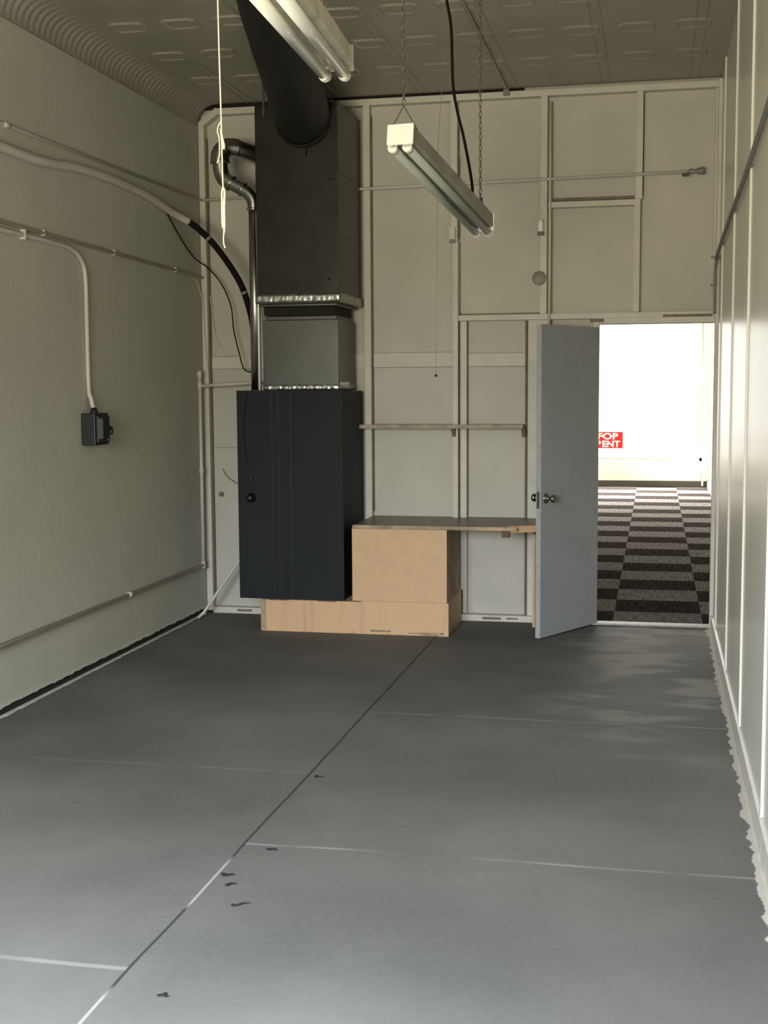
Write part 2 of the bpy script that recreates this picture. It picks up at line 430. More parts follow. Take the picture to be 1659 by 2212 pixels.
stud(0.99, 2.30, TP, RH+0.015, y0=0.02, y1=0.09, m='dark', name='ceiling_gap', bevel=0)
stud(-0.02, 0.95, TP-0.005, RH+0.015, y0=0.05, y1=0.09, m='dark', name='ceiling_gap', bevel=0)
# blackened marks and slots in the frame
for x0, x1, z0, z1, mm in ((2.757, 2.85, 2.062, 2.084, 'grime'), (3.235, 3.556, 2.088, 2.106, 'grime'),
                           (0.235, 0.345, 0.016, 0.033, 'grime'), (2.03, 2.16, 0.014, 0.031, 'grime'), (2.20, 2.28, 0.018, 0.030, 'grime')):
    box('dark_slot', M[mm], x0, -0.0015, z0, x1, 0.01, z1, wb, 0)

# dirt and painted-in shade on the boards beside and above the frame members
gl = []
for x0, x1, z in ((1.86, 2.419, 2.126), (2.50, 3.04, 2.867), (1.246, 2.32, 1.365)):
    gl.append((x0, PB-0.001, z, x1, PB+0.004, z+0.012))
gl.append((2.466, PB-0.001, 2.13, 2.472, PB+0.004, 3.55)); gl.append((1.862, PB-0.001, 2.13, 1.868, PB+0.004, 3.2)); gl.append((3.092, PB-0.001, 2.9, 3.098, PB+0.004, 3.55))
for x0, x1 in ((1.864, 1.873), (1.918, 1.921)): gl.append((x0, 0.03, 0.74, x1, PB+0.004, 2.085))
gl.append((2.497, PB-0.001, 2.867, 3.04, PB+0.004, 2.900))  # dirt and shade above the blocking, painted as one dark band
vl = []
for x, z0, z1 in ((1.249, 0.76, 3.5), (1.858, 2.65, 3.4), (0.051, 0.1, 3.4)): vl.append((x, 0.03, z0, x+0.002, PB+0.004, z1))  # dark strips painting shade onto the studs' right sides
boxes('dirt_shade_line', M['grime'], gl, wb)
boxes('joint_shade_line', M['dirt'], vl + [(1.25, PB-0.012, 1.772, 1.82, PB, 1.7755), (1.25, PB-0.012, 1.8745, 1.82, PB, 1.877), (0.05, PB-0.010, 1.772, 0.6, PB, 1.7755), (0.05, PB-0.010, 1.8605, 0.6, PB, 1.866), (1.92, PB-0.008, 1.8645, 2.31, PB, 1.867), (1.92, PB-0.008, 1.772, 2.31, PB, 1.775), (0.05, PB-0.004, 1.205, 0.46, PB+0.001, 1.208)], wb)

# door: frame, leaf swung into the room, knobs
d1 = struct(boxes('door_1', M['stud'], [(DX0-0.035, 0.004, 0, DX0, 0.16, DZ+0.035), (DX1, 0.004, 0, DX1+0.03, 0.16, DZ+0.035), (DX0, 0.004, DZ, DX1, 0.16, DZ+0.04)]), 'open blue-grey slab door in a painted frame')
hin = Vector((2.822, 0.010, 0)); free = Vector((2.485, -0.610, 0)); ex = (free-hin); L = ex.length; ex.normalize()
en = Vector((-ex.y, ex.x, 0))
if en.dot(Vector((3.2, -8.8, 0))-hin) < 0: en = -en          # en faces the camera side
Mx = Matrix.Translation(hin) @ Matrix(((ex.x, en.x, 0), (ex.y, en.y, 0), (0, 0, 1))).to_4x4()
T = 0.036
def dbox(name, m, a0, b0, z0, a1, b1, z1, bevel=0.002):
    bm = bm_new(); add_box(bm, a0, b0, z0, a1, b1, z1); bmesh.ops.transform(bm, matrix=Mx, verts=bm.verts)
    return link(name, bm, m, leaf if name != 'leaf' else d1, bevel)
bm = bm_new(); add_box(bm, 0, -T, 0.012, L-0.004, 0, 2.027); bmesh.ops.transform(bm, matrix=Mx, verts=bm.verts)
leaf = link('leaf', bm, M['door'], d1, 0.002)
dbox('edge_strip', M['door_edge'], L-0.004, -T, 0.012, L, 0.0, 2.027)
dbox('latch_plate', M['chain'], L-0.001, -T+0.008, 0.855, L+0.0015, -0.008, 0.965, 0)
def knob(side):
    b = Mx @ Vector((L-0.065, 0 if side > 0 else -T, 0.918)); ax = (Mx.to_3x3() @ Vector((0, side, 0)))
    lathe('door_knob', M['chrome'], [(0.034, 0), (0.034, 0.004), (0.020, 0.013), (0.012, 0.016), (0.011, 0.034), (0.017, 0.040), (0.026, 0.048), (0.027, 0.058), (0.022, 0.066), (0.010, 0.070), (0.001, 0.071)], b, ax, leaf)
knob(1); knob(-1)
boxes('threshold', M['threshold'], [(DX0, 0.0, 0, DX1, 0.10, 0.012)], d1, 0.002)

# ------------------------------------------------------------ far room
FY = 12.12
struct(box('trim_2', M['carpet'], -1.0, 0.03, -0.10, 4.2, FY, 0.004, bevel=0), 'checkered dark and light grey carpet tiles')
struct(boxes('wall_far_right', M['wall_far'], [(4.04, 0.15, 0, 4.2, FY+0.2, 3.7)]))
struct(boxes('wall_far_left', M['wall_far'], [(-1.2, 0.15, 0, -1.0, FY+0.2, 3.7)]))
struct(boxes('trim_3', M['wall_far'], [(-1.2, 0.12, 3.5, 4.2, FY+0.2, 3.7)]), 'far room ceiling')
struct(boxes('wall_front', M['wall_far'], [(-1.2, FY, 0, 4.2, FY+0.15, 0.42), (-1.2, FY, 3.1, 4.2, FY+0.15, 3.7), (3.93, FY, 0.42, 4.2, FY+0.15, 3.1), (-1.2, FY, 0.42, -0.95, FY+0.15, 3.1)]))
w2 = struct(boxes('window_2', M['frame'], [(-0.95, FY+0.04, 0.42, 3.93, FY+0.1, 0.47), (-0.95, FY+0.04, 3.05, 3.93, FY+0.1, 3.1), (1.5, FY+0.04, 0.42, 1.56, FY+0.1, 3.1), (3.89, FY+0.04, 0.42, 3.93, FY+0.1, 3.1)]), 'shop window of the far room')
box('pane', M['glass'], -0.95, FY+0.065, 0.45, 3.91, FY+0.07, 3.07, w2, 0)
struct(boxes('baseboard_front', M['bbdark'], [(-1.0, FY-0.02, 0, 4.04, FY+0.01, 0.105)]))
struct(boxes('baseboard_far', M['bbwhite'], [(4.015, 0.15, 0, 4.05, FY, 0.10)]))
struct(boxes('trim_4', M['wall_far'], [(3.925, FY-0.03, 0.03, 3.955, FY-0.018, 0.40)]), 'thin cream strip at the foot of the shop window')
tag(box('paper_sheet', M['yellow'], 3.655, FY+0.02, 1.40, 3.90, FY+0.028, 1.97), 'pale yellow sheet on the right edge of the bright shop window', 'paper')
# FOR RENT sign
sg = thing('rent_sign', 'red and white FOR RENT sign in the bright shop window', 'sign', (2.47, FY+0.02, 0.62))
box('board', M['red'], 2.22, FY+0.02, 0.622, 2.69, FY+0.026, 0.885, sg, 0.001)
def text(s, m, x, z, size, y, parent, sx=1.0):
    cu = bpy.data.curves.new('letters', 'FONT'); cu.body = s; cu.size = size; cu.extrude = 0.001; cu.align_x = 'CENTER'; cu.offset = 0.005
    o = bpy.data.objects.new('t', cu); COL.objects.link(o)
    bpy.context.view_layer.update()
    me = bpy.data.meshes.new_from_object(o.evaluated_get(bpy.context.evaluated_depsgraph_get()))
    bpy.data.objects.remove(o); me.name = 'lettering'
    me.transform(Matrix.Translation((x, y, z)) @ Matrix.Rotation(radians(90), 4, 'X') @ Matrix.Diagonal((sx, 1, 1, 1)))
    me.materials.clear(); me.materials.append(m)
    q = bpy.data.objects.new('lettering', me); COL.objects.link(q); q.parent = parent
    q.matrix_parent_inverse = Matrix.Translation(-parent.location); return q
text('FOR', M['white'], 2.455, 0.768, 0.138, FY+0.018, sg, 1.35)
text('RENT', M['white'], 2.455, 0.645, 0.138, FY+0.018, sg, 1.10)

# ------------------------------------------------------------ furnace group
# tan plinth
st = thing('plinth', 'long low tan wooden plinth under the dark cabinet and tan box', 'plinth', (1.24, -0.3, 0))
bm = bm_new(); add_box(bm, 0.605, -0.600, 0.0, 1.885, -0.012, 0.222)
link('body', bm, M['plinth'], st, 0.003)
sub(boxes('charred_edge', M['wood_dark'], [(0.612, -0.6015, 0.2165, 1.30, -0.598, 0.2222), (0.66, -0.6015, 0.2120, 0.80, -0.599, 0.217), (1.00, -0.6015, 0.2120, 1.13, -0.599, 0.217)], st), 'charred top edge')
sub(boxes('worn_edge', M['wood_edge'], [(0.602, -0.602, 0.004, 0.640, -0.585, 0.217)], st, 0.002), 'dark worn left edge')
for q in [(1.36, -0.6012, 0.020, 1.50, -0.598, 0.030), (1.62, -0.6012, 0.014, 1.76, -0.598, 0.020), (1.83, -0.6012, 0.012, 1.875, -0.598, 0.026)]: box('scuff', M['grime'], *q, st, 0)
sub(boxes('end_batten', M['wood'], [(1.855, -0.606, 0.002, 1.888, -0.590, 0.220)], st, 0.002), 'end batten')
# dark furnace cabinet; its front is an old slab door
fc = thing('furnace_cabinet', 'tall dark slate furnace cabinet with an old door as its front', 'cabinet', (0.82, -0.3, 0.222))
box('body', M['furn'], 0.470, -0.575, 0.2225, 1.182, -0.012, 1.612, fc, 0.003)
fd = box('front_door', M['furn'], 0.460, -0.612, 0.2225, 1.188, -0.576, 1.620, fc, 0.002)
for x in (0.70, 0.745, 0.83):
    box('seam', M['black'], x, -0.6128, 0.235, x+0.003, -0.611, 1.61, fd, 0)
lathe('lock_hole', M['black'], [(0.012, 0), (0.012, 0.002), (0.008, 0.003)], (0.545, -0.612, 1.033), (0, -1, 0), fd)
lathe('door_knob', M['black'], [(0.032, 0), (0.032, 0.004), (0.012, 0.012), (0.011, 0.03), (0.024, 0.042), (0.026, 0.052), (0.018, 0.062), (0.001, 0.065)], (0.555, -0.612, 0.905), (0, -1, 0), fd)
tube('wire', M['rubber'], [(0.545, -0.615, 1.61), (0.520, -0.616, 1.50), (0.510, -0.616, 1.35), (0.522, -0.616, 1.20), (0.545, -0.616, 1.12)], 0.002, fd, seg=6)
# lower plenum
dl = thing('lower_duct', 'bright square sheet metal duct standing on the dark cabinet', 'duct', (0.87, -0.28, 1.62))
box('body', M['duct_new'], 0.617, -0.500, 1.621, 1.134, -0.03, 2.085, dl, 0.003)
box('rim', M['duct_new'], 0.640, -0.493, 2.085, 1.118, -0.04, 2.112, dl, 0.004)
def crumple(name, x0, y0, z0, x1, y1, z1, parent, nx=60, nz=3, amp=0.0035):
    bm = bm_new(); pts = []
    path = [(x0, y0)]
    P = []
    for i in range(nx+1): P.append((x0+(x1-x0)*i/nx, y0, 0, -1))
    k2 = int(nx*abs(y1-y0)/abs(x1-x0))
    for i in range(1, k2+1): P.append((x1, y0+(y1-y0)*i/k2, 1, 0))
    prev = None
    for (x, y, ax_, ay_) in P:
        col = []
        for q in range(nz+1):
            a = amp*rnd.uniform(0.2, 1.6)
            jz = rnd.uniform(-1, 1)*0.002
            col.append(bm.verts.new((x+ax_*a, y+ay_*a, z0+(z1-z0)*q/nz+jz)))
        if prev:
            for q in range(nz): bm.faces.new((prev[q], col[q], col[q+1], prev[q+1]))
        prev = col
    o = link(name, bm, M['foil'], parent, smooth=True)
    s = o.modifiers.new('thick', 'SOLIDIFY'); s.thickness = 0.001
    return o
sub(crumple('foil_tape', 0.617, -0.501, 1.621, 1.1345, -0.05, 1.655, dl), 'crinkled shiny foil tape')
sub(box('tape_patch', M['enamel'], 1.1345, -0.44, 1.640, 1.138, -0.20, 1.672, dl, 0.001), 'white tape patch')
# flexible black collar
cl = box('flexible_collar', M['dark'], 0.640, -0.545, 2.113, 1.120, -0.05, 2.168, None, 0.004)
tag(cl, 'black flexible collar between the two sheet metal ducts', 'duct collar')
# upper plenum
du = thing('upper_duct', 'tall dull sheet metal duct rising almost to the tin ceiling', 'duct', (0.90, -0.32, 2.17))
bm = bm_new(); NX, NZ = 10, 24; x0, x1, y0, y1, z0, z1 = 0.628, 1.180, -0.650, -0.03, 2.230, 3.455
add_box(bm, x0, y0, z0, x1, y1, z1)
link('body', bm, M['duct'], du, 0.006)
for z in (2.62, 3.02): boxes('seam', M['duct'], [(x0-0.001, y0-0.0025, z, x1+0.0025, y1, z+0.006)], du)
box('flange', M['duct_new'], 0.622, -0.600, 2.169, 1.150, -0.03, 2.186, du, 0.004)
sub(crumple('foil_tape', 0.622, -0.660, 2.188, 1.188, -0.05, 2.246, du), 'crinkled shiny foil tape')
box('tape_backing', M['duct_new'], 0.626, -0.655, 2.186, 1.184, -0.03, 2.232, du, 0.002)
for x, z in ((1.115, 2.335), (1.13, 2.97)):
    bm = bm_new(); bmesh.ops.create_icosphere(bm, subdivisions=2, radius=0.009, matrix=Matrix.Translation((x, -0.651, z)))
    link('screw_head', bm, M['dark'], du, smooth=True)
box('hanger_strap', M['duct_new'], 0.686, -0.662, 3.375, 0.700, -0.650, 3.62, du, 0.001)
# round duct running forward through the ceiling
rd = thing('round_duct', 'thick dark round duct slanting forward and up from the tall duct', 'duct', (0.96, -0.66, 3.36))
bm = bm_new(); P = [Vector((0.955, -0.652, 3.355)).lerp(Vector((1.245, -2.55, 3.80)), t/30) for t in range(31)]
sweep(bm, P, [0.178+(0.004 if i % 10 == 5 else 0) for i in range(31)], 40)
o = link('pipe', bm, M['round'], rd, smooth=False)
for p in o.data.polygons: p.use_smooth = len(p.vertices) == 4
lathe('collar', M['round'], [(0.185, 0), (0.185, 0.010), (0.180, 0.014), (0.180, 0.03)], (0.955, -0.652, 3.355), (0.0, -1, 0.1), rd, 40)
tube('loose_wire', M['rubber'], [(0.975, -0.668, 3.19), (0.978, -0.668, 3.16), (0.974, -0.668, 3.115)], 0.003, rd, seg=6)

# flue pipe
fp = thing('flue_pipe', 'shiny metal flue pipe with elbows beside the tall duct', 'flue pipe', (0.575, -0.55, 1.62))
FX, FYY = 0.576, -0.535
tube('straight_pipe', M['flue'], [(FX, FYY, 1.621), (FX, FYY, 2.83)], 0.034, fp, 24, 0)
tube('highlight_strip', M['seam'], [(FX+0.028, FYY-0.018, 1.621), (FX+0.028, FYY-0.018, 2.80)], 0.0075, fp, 10, 0)  # bright strip that paints in the pipe's highlight
def joint(name, P, r): return tube(name, M['flue'], P, r, fp, 24, 8)
joint('lower_elbow', [(FX, FYY, 2.81), (FX-0.004, FYY, 2.87), (FX-0.035, FYY, 2.915), (0.50, FYY, 2.945)], 0.040)
joint('slanted_pipe', [(0.505, FYY, 2.943), (0.46, FYY, 2.968), (0.415, FYY, 2.992)], 0.043)
joint('middle_elbow', [(0.425, FYY, 2.985), (0.375, FYY, 3.02), (0.352, FYY, 3.08), (0.350, FYY, 3.14)], 0.050)
joint('upper_elbow', [(0.350, FYY, 3.12), (0.350, FYY+0.01, 3.18), (0.385, FYY+0.04, 3.225), (0.45, FYY+0.08, 3.225)], 0.062)
joint('rear_pipe', [(0.44, FYY+0.075, 3.225), (0.52, FYY+0.14, 3.20), (0.66, FYY+0.26, 3.16)], 0.060)
for p, ax, r in (((FX, FYY, 2.812), (0, 0, 1), 0.042), ((0.505, FYY, 2.943), (-0.09, 0, 0.049), 0.046), ((0.425, FYY, 2.985), (-0.05, 0, 0.035), 0.0525), ((0.350, FYY, 3.125), (0, 0, 1), 0.064)):
    lathe('clamp_ring', M['flue'], [(r-0.004, -0.008), (r+0.002, -0.006), (r+0.002, 0.006), (r-0.004, 0.008)], p, ax, fp)

# insulated line: white-painted along the left wall, black where it drops to the furnace
il = thing('insulated_line', 'thick wavy insulated line along the left wall, black where it drops behind the flue', 'pipe', (0.0, -2.8, 2.83))
P = [(0.037, -9.1, 2.90), (0.037, -6.0, 2.86), (0.037, -3.9, 2.84), (0.037, -2.83, 2.825), (0.038, -2.45, 2.826), (0.038, -2.1, 2.855), (0.038, -1.76, 2.868), (0.038, -1.3, 2.862), (0.038, -0.95, 2.84), (0.045, -0.62, 2.795), (0.10, -0.48, 2.755)]
tube('painted_section', M['pipe'], P, 0.024, il, 14)
P2 = [(0.10, -0.48, 2.755), (0.17, -0.46, 2.70), (0.27, -0.46, 2.60), (0.37, -0.46, 2.47), (0.455, -0.46, 2.33), (0.505, -0.46, 2.19), (0.535, -0.46, 2.05), (0.55, -0.46, 1.85)]
sub(tube('black_section', M['rubber'], P2, 0.0215, il, 14), 'black foam insulation')
for i, (x, z, dx, dz) in enumerate(((0.235, 2.638, 0.1, -0.11), (0.478, 2.272, 0.05, -0.12))):
    lathe('tape_band', M['greypipe'], [(0.022, -0.010), (0.0235, -0.009), (0.0235, 0.009), (0.022, 0.010)], (x, -0.46, z), (dx, 0, dz), il)
wr_ = tube('control_wire', M['rubber'], [(0.020, -0.70, 2.81), (0.024, -0.45, 2.66), (0.03, -0.2, 2.545), (0.07, -0.05, 2.49), (0.17, -0.05, 2.38), (0.245, -0.06, 2.22), (0.27, -0.08, 2.05), (0.315, -0.1, 1.88), (0.36, -0.12, 1.765), (0.45, -0.14, 1.745)], 0.0045, None, 8)
tag(wr_, 'thin black wire looping down from the left wall to the flue', 'wire')
wr2 = tube('painted_wire', M['pipe'], [(0.012, -0.32, 2.43), (0.012, -0.12, 2.40), (0.02, -0.02, 2.25), (0.03, -0.012, 2.0), (0.05, -0.012, 1.75)], 0.004, None, 8)
tag(wr2, 'thin painted wire bending down at the left corner stud', 'wire')
wr3 = tube('painted_wire', M['pipe'], [(0.055, 0.05, 2.30), (0.07, 0.06, 2.1), (0.10, 0.066, 1.97), (0.17, 0.068, 1.89), (0.25, 0.068, 1.865), (0.5, 0.068, 1.86)], 0.0045, None, 8)
tag(wr3, 'thin painted wire curving across the back boards left of the flue', 'wire')
wr4 = tube('hanging_wire', M['greypipe'], [(0.12, 0.066, 1.05), (0.16, 0.060, 0.99), (0.25, 0.055, 0.94), (0.33, 0.055, 0.935), (0.44, 0.05, 0.96)], 0.004, None, 8)
tag(wr4, 'short grey wire sagging left of the dark cabinet', 'wire')

# pipes on left wall
cp = thing('upper_conduit', 'thin painted conduit high on the left wall, above the thick line', 'conduit', (0, -2.8, 2.95))
tube('run', M['pipe'], [(0.021, -9.1, 2.875), (0.021, -2.82, 2.945), (0.021, -0.02, 2.965)], 0.009, cp, 12, 0)
lathe('coupling', M['pipe'], [(0.009, -0.03), (0.0125, -0.028), (0.0125, 0.028), (0.009, 0.03)], (0.023, -2.80, 2.945), (0, 1, 0), cp)
mc = thing('middle_conduit', 'painted conduit running the whole left wall to the corner stud', 'conduit', (0, -2.8, 2.45))
tube('run', M['pipe'], [(0.024, -9.1, 2.560), (0.024, -0.02, 2.42)], 0.0105, mc, 12, 0)
for y in (-2.45, -1.55, -0.55):
    box('clip', M['pipe'], 0.0115, y-0.008, 2.436+(y+2)*-0.0145, 0.034, y+0.008, 2.468+(y+2)*-0.0145, mc, 0.003)
sc_ = thing('switch_conduit', 'painted conduit bending down the left wall to the dark switch box', 'conduit', (0, -2.1, 2.0))
tube('run', M['pipe'], [(0.024, -9.1, 2.470), (0.024, -6.0, 2.444), (0.024, -2.9, 2.425), (0.024, -2.35, 2.420), (0.024, -2.12, 2.408), (0.024, -1.99, 2.352), (0.024, -1.95, 2.25), (0.024, -1.95, 2.0), (0.024, -1.95, 1.65), (0.040, -1.955, 1.58), (0.058, -1.96, 1.505)], 0.0125, sc_, 12, 6)
box('clip', M['pipe'], 0.008, -2.68, 2.40, 0.040, -2.66, 2.452, sc_, 0.003)

# switch box
sb = thing('switch_box', 'small dark grey electrical switch box on the left wall below its conduit', 'switch box', (0.0, -1.95, 1.32))
box('housing', M['box'], 0.010, -2.035, 1.318, 0.095, -1.85, 1.500, sb, 0.005)
box('cover', M['box'], 0.095, -2.025, 1.335, 0.112, -1.87, 1.485, sb, 0.004)
sub(box('name_plate', M['label'], 0.1115, -2.015, 1.355, 0.1135, -1.965, 1.47, sb, 0.001), 'worn grey plate')
tube('lever', M['box'], [(0.06, -1.85, 1.44), (0.075, -1.80, 1.42), (0.08, -1.775, 1.40)], 0.008, sb, 8)
bm = bm_new(); sweep(bm, [(0.085, -1.795+0.022*cos(a*pi/10), 1.395+0.022*sin(a*pi/10)) for a in range(20)], 0.004, 8, closed=True)
link('ring', bm, M['box'], sb, smooth=True)
lathe('connector', M['box'], [(0.022, 0), (0.022, 0.018), (0.017, 0.020), (0.017, 0.034)], (0.058, -1.96, 1.498), (0, 0, 1), sb)
lathe('screw', M['label'], [(0.006, 0), (0.006, 0.004)], (0.112, -1.90, 1.347), (1, 0, 0), sb)

# gas pipe
gp = thing('gas_pipe', 'painted gas pipe running low along the left wall and up its far end', 'pipe', (0, -0.12, 0.37))
tube('low_run', M['pipe'], [(0.028, -9.1, 0.356), (0.028, -0.13, 0.372)], 0.0115, gp, 12, 0)
tube('riser', M['pipe'], [(0.028, -0.13, 0.36), (0.028, -0.13, 1.735)], 0.0115, gp, 12, 0)
tube('branch', M['pipe'], [(0.028, -0.13, 1.652), (0.47, -0.13, 1.676)], 0.012, gp, 12, 0)
for p, ax in (((0.028, -0.13, 1.655), (0, 0, 1)), ((0.028, -0.13, 0.372), (0, 0, 1)), ((0.028, -0.13, 1.735), (0, 0, 1)), ((0.028, -0.13, 1.05), (0, 0, 1)), ((0.028, -1.45, 0.37), (0, 1, 0))):
    lathe('fitting', M['pipe'], [(0.012, -0.024), (0.0165, -0.022), (0.0165, 0.022), (0.012, 0.024)], p, ax, gp)
dp = tube('slanting_pipe', M['pipe'], [(0.035, -0.28, 0.012), (0.075, -0.27, 0.05), (0.35, -0.17, 0.47), (0.46, -0.14, 0.64)], 0.0115, None, 12, 0)
tag(dp, 'thin painted pipe slanting from the floor corner behind the dark cabinet', 'pipe')
kb = lathe('coat_peg', M['greypipe'], [(0.014, 0), (0.012, 0.02), (0.018, 0.03), (0.014, 0.045)], (0.10, PB, 0.865), (0.3, -1, 0.1))
tag(kb, 'small peg on the back boards left of the dark cabinet', 'peg')

# ------------------------------------------------------------ tan box, worktop, shelf
tb = thing('tan_box', 'square tan wooden box standing on the right end of the plinth', 'box', (1.56, -0.3, 0.222))
box('front_panel', M['wood'], 1.240, -0.600, 0.2225, 1.876, -0.582, 0.706, tb, 0.002)
sub(box('side_panel', M['wood_edge'], 1.858, -0.582, 0.2225, 1.876, -0.012, 0.706, tb, 0.002), 'right side with painted-in shade')  # darker board colour paints in the shade on this side
sub(box('left_side', M['wood_edge'], 1.241, -0.582, 0.2225, 1.258, -0.012, 0.706, tb, 0.002), 'dark left side')
wt = thing('worktop', 'thin brown worktop across the tan box below the wall shelf', 'worktop', (1.8, -0.3, 0.71))
bm = bm_new(); add_box(bm, 1.241, -0.597, 0.7065, 2.335, 0.068, 0.727)
link('top', bm, M['wood_top'], wt, 0.002)
box('front_edge', M['wood_edge'], 1.245, -0.604, 0.7075, 2.335, -0.597, 0.731, wt, 0.001)
box('end_top', M['wood_top'], 2.335, -0.40, 0.708, 2.47, 0.028, 0.728, wt, 0.002)
bm = bm_new(); add_box(bm, 2.235, -0.60, 0.664, 2.285, -0.55, 0.706)
link('support_block', bm, M['wood_dark'], wt, 0.003)
bm = bm_new(); add_box(bm, -0.02, -0.11, 0, 0.02, 0.11, 0.044)
bmesh.ops.transform(bm, matrix=Matrix.Translation((2.37, -0.50, 0.690)) @ Matrix.Rotation(radians(-62), 4, 'Z'), verts=bm.verts)
link('support_batten', bm, M['wood'], wt, 0.003)
lg = tag(box('end_panel', M['wood'], 2.395, -0.17, 0.0, 2.413, 0.026, 0.640, None, 0.002), 'narrow tan board standing under the worktop end behind the grey door', 'board')
sh = thing('wall_shelf', 'long narrow grimy shelf board on the studs above the worktop', 'shelf', (1.73, 0, 1.37))
sub(box('board', M['wood_edge'], 1.150, -0.095, 1.352, 2.318, 0.070, 1.372, sh, 0.003), 'worn board')
box('front_lip', M['lip'], 1.150, -0.102, 1.350, 2.318, -0.095, 1.378, sh, 0.002)
for x in (1.832, 2.315):
    bm = bm_new(); vs = []
    for xx in (x-0.012, x+0.012):
        for p in ((-0.075, 1.351), (0.0, 1.351), (0.0, 1.29)): vs.append(bm.verts.new((xx, p[0], p[1])))
    for f in ((0,1,2), (5,4,3), (0,3,4,1), (1,4,5,2), (2,5,3,0)): bm.faces.new([vs[i] for i in f])
    sub(link('bracket', bm, M['grime'], sh), 'dark bracket')

# ------------------------------------------------------------ conduit and fittings on back wall
bc = thing('back_conduit', 'thin painted conduit crossing the upper back wall to the right', 'conduit', (2.3, -0.01, 3.0))
tube('run', M['pipe'], [(0.03, -0.014, 2.963), (1.15, -0.014, 2.997), (3.40, -0.014, 3.028)], 0.010, bc, 12, 0)
sub(box('dark_block', M['black'], 3.345, -0.026, 2.998, 3.385, -0.002, 3.014, bc, 0.002), 'dark clamp')
lathe('end_fitting', M['greypipe'], [(0.010, -0.02), (0.018, 0), (0.012, 0.025), (0.020, 0.05), (0.026, 0.07), (0.022, 0.085)], (3.40, -0.014, 3.028), (1, 0, 0.01), bc)
vc = tube('vertical_conduit', M['pipe'], [(2.484, -0.006, 2.02), (2.484, -0.006, 3.52)], 0.0095, None, 12, 0)
tag(vc, 'vertical painted conduit beside the stud left of the door opening', 'conduit')
s1 = thing('lamp_socket', 'small painted fitting on the stud below the hanging lamp', 'fitting', (1.82, 0, 2.67))
box('body', M['stud'], 1.803, -0.035, 2.635, 1.845, -0.001, 2.715, s1, 0.004); box('cap', M['greypipe'], 1.806, -0.03, 2.612, 1.842, -0.002, 2.635, s1, 0.003)
s2 = thing('bulb_socket', 'small pale bulb-like fitting on the stud above the round cap', 'fitting', (2.43, 0, 2.70))
lathe('body', M['enamel'], [(0.008, 0), (0.019, 0.01), (0.020, 0.06), (0.014, 0.078), (0.006, 0.085)], (2.425, -0.024, 2.665), (0, 0, 1), s2)
lathe('collar', M['greypipe'], [(0.021, 0), (0.023, 0.01), (0.021, 0.022)], (2.425, -0.024, 2.645), (0, 0, 1), s2)
rc = lathe('outlet_cover', M['capgrey'], [(0.047, 0), (0.047, 0.012), (0.040, 0.018), (0.010, 0.022)], (2.415, 0.0, 2.362), (0, -1, 0))
tag(rc, 'round dull cover plate on the stud above the grey door', 'cover plate')

# pipe on right wall
rp = thing('wall_cable', 'long grey cable running along the right wall to the back corner', 'cable', (RW, -2, 2.5))
tube('run', M['greypipe'], [(RW-0.018, -9.1, 2.90), (RW-0.018, -4.5, 2.66), (RW-0.018, -3.72, 2.615), (RW-0.018, -2.75, 2.565), (RW-0.018, -1.6, 2.53), (RW-0.018, -0.45, 2.49), (RW-0.022, -0.11, 2.45)], 0.011, rp, 10)
tube('drop', M['greypipe'], [(RW-0.022, -0.11, 2.45), (RW-0.026, -0.075, 2.36), (RW-0.026, -0.07, 2.10)], 0.009, rp, 10)
for z in (2.46, 2.28): box('clip', M['greypipe'], RW-0.055, -0.085, z, RW-0.015, -0.058, z+0.012, rp, 0.002)
# conduit on ceiling
cc = thing('ceiling_conduit', 'thin dark-edged conduit running along the tin ceiling to the back wall', 'conduit', (2.195, -1, RH))
tube('run', M['pipe'], [(2.195, -9.1, RH-0.010), (2.195, -0.03, RH-0.010)], 0.009, cc, 10, 0)
box('end_clip', M['greypipe'], 2.170, -0.035, 3.575, 2.212, 0.0, 3.612, cc, 0.003)

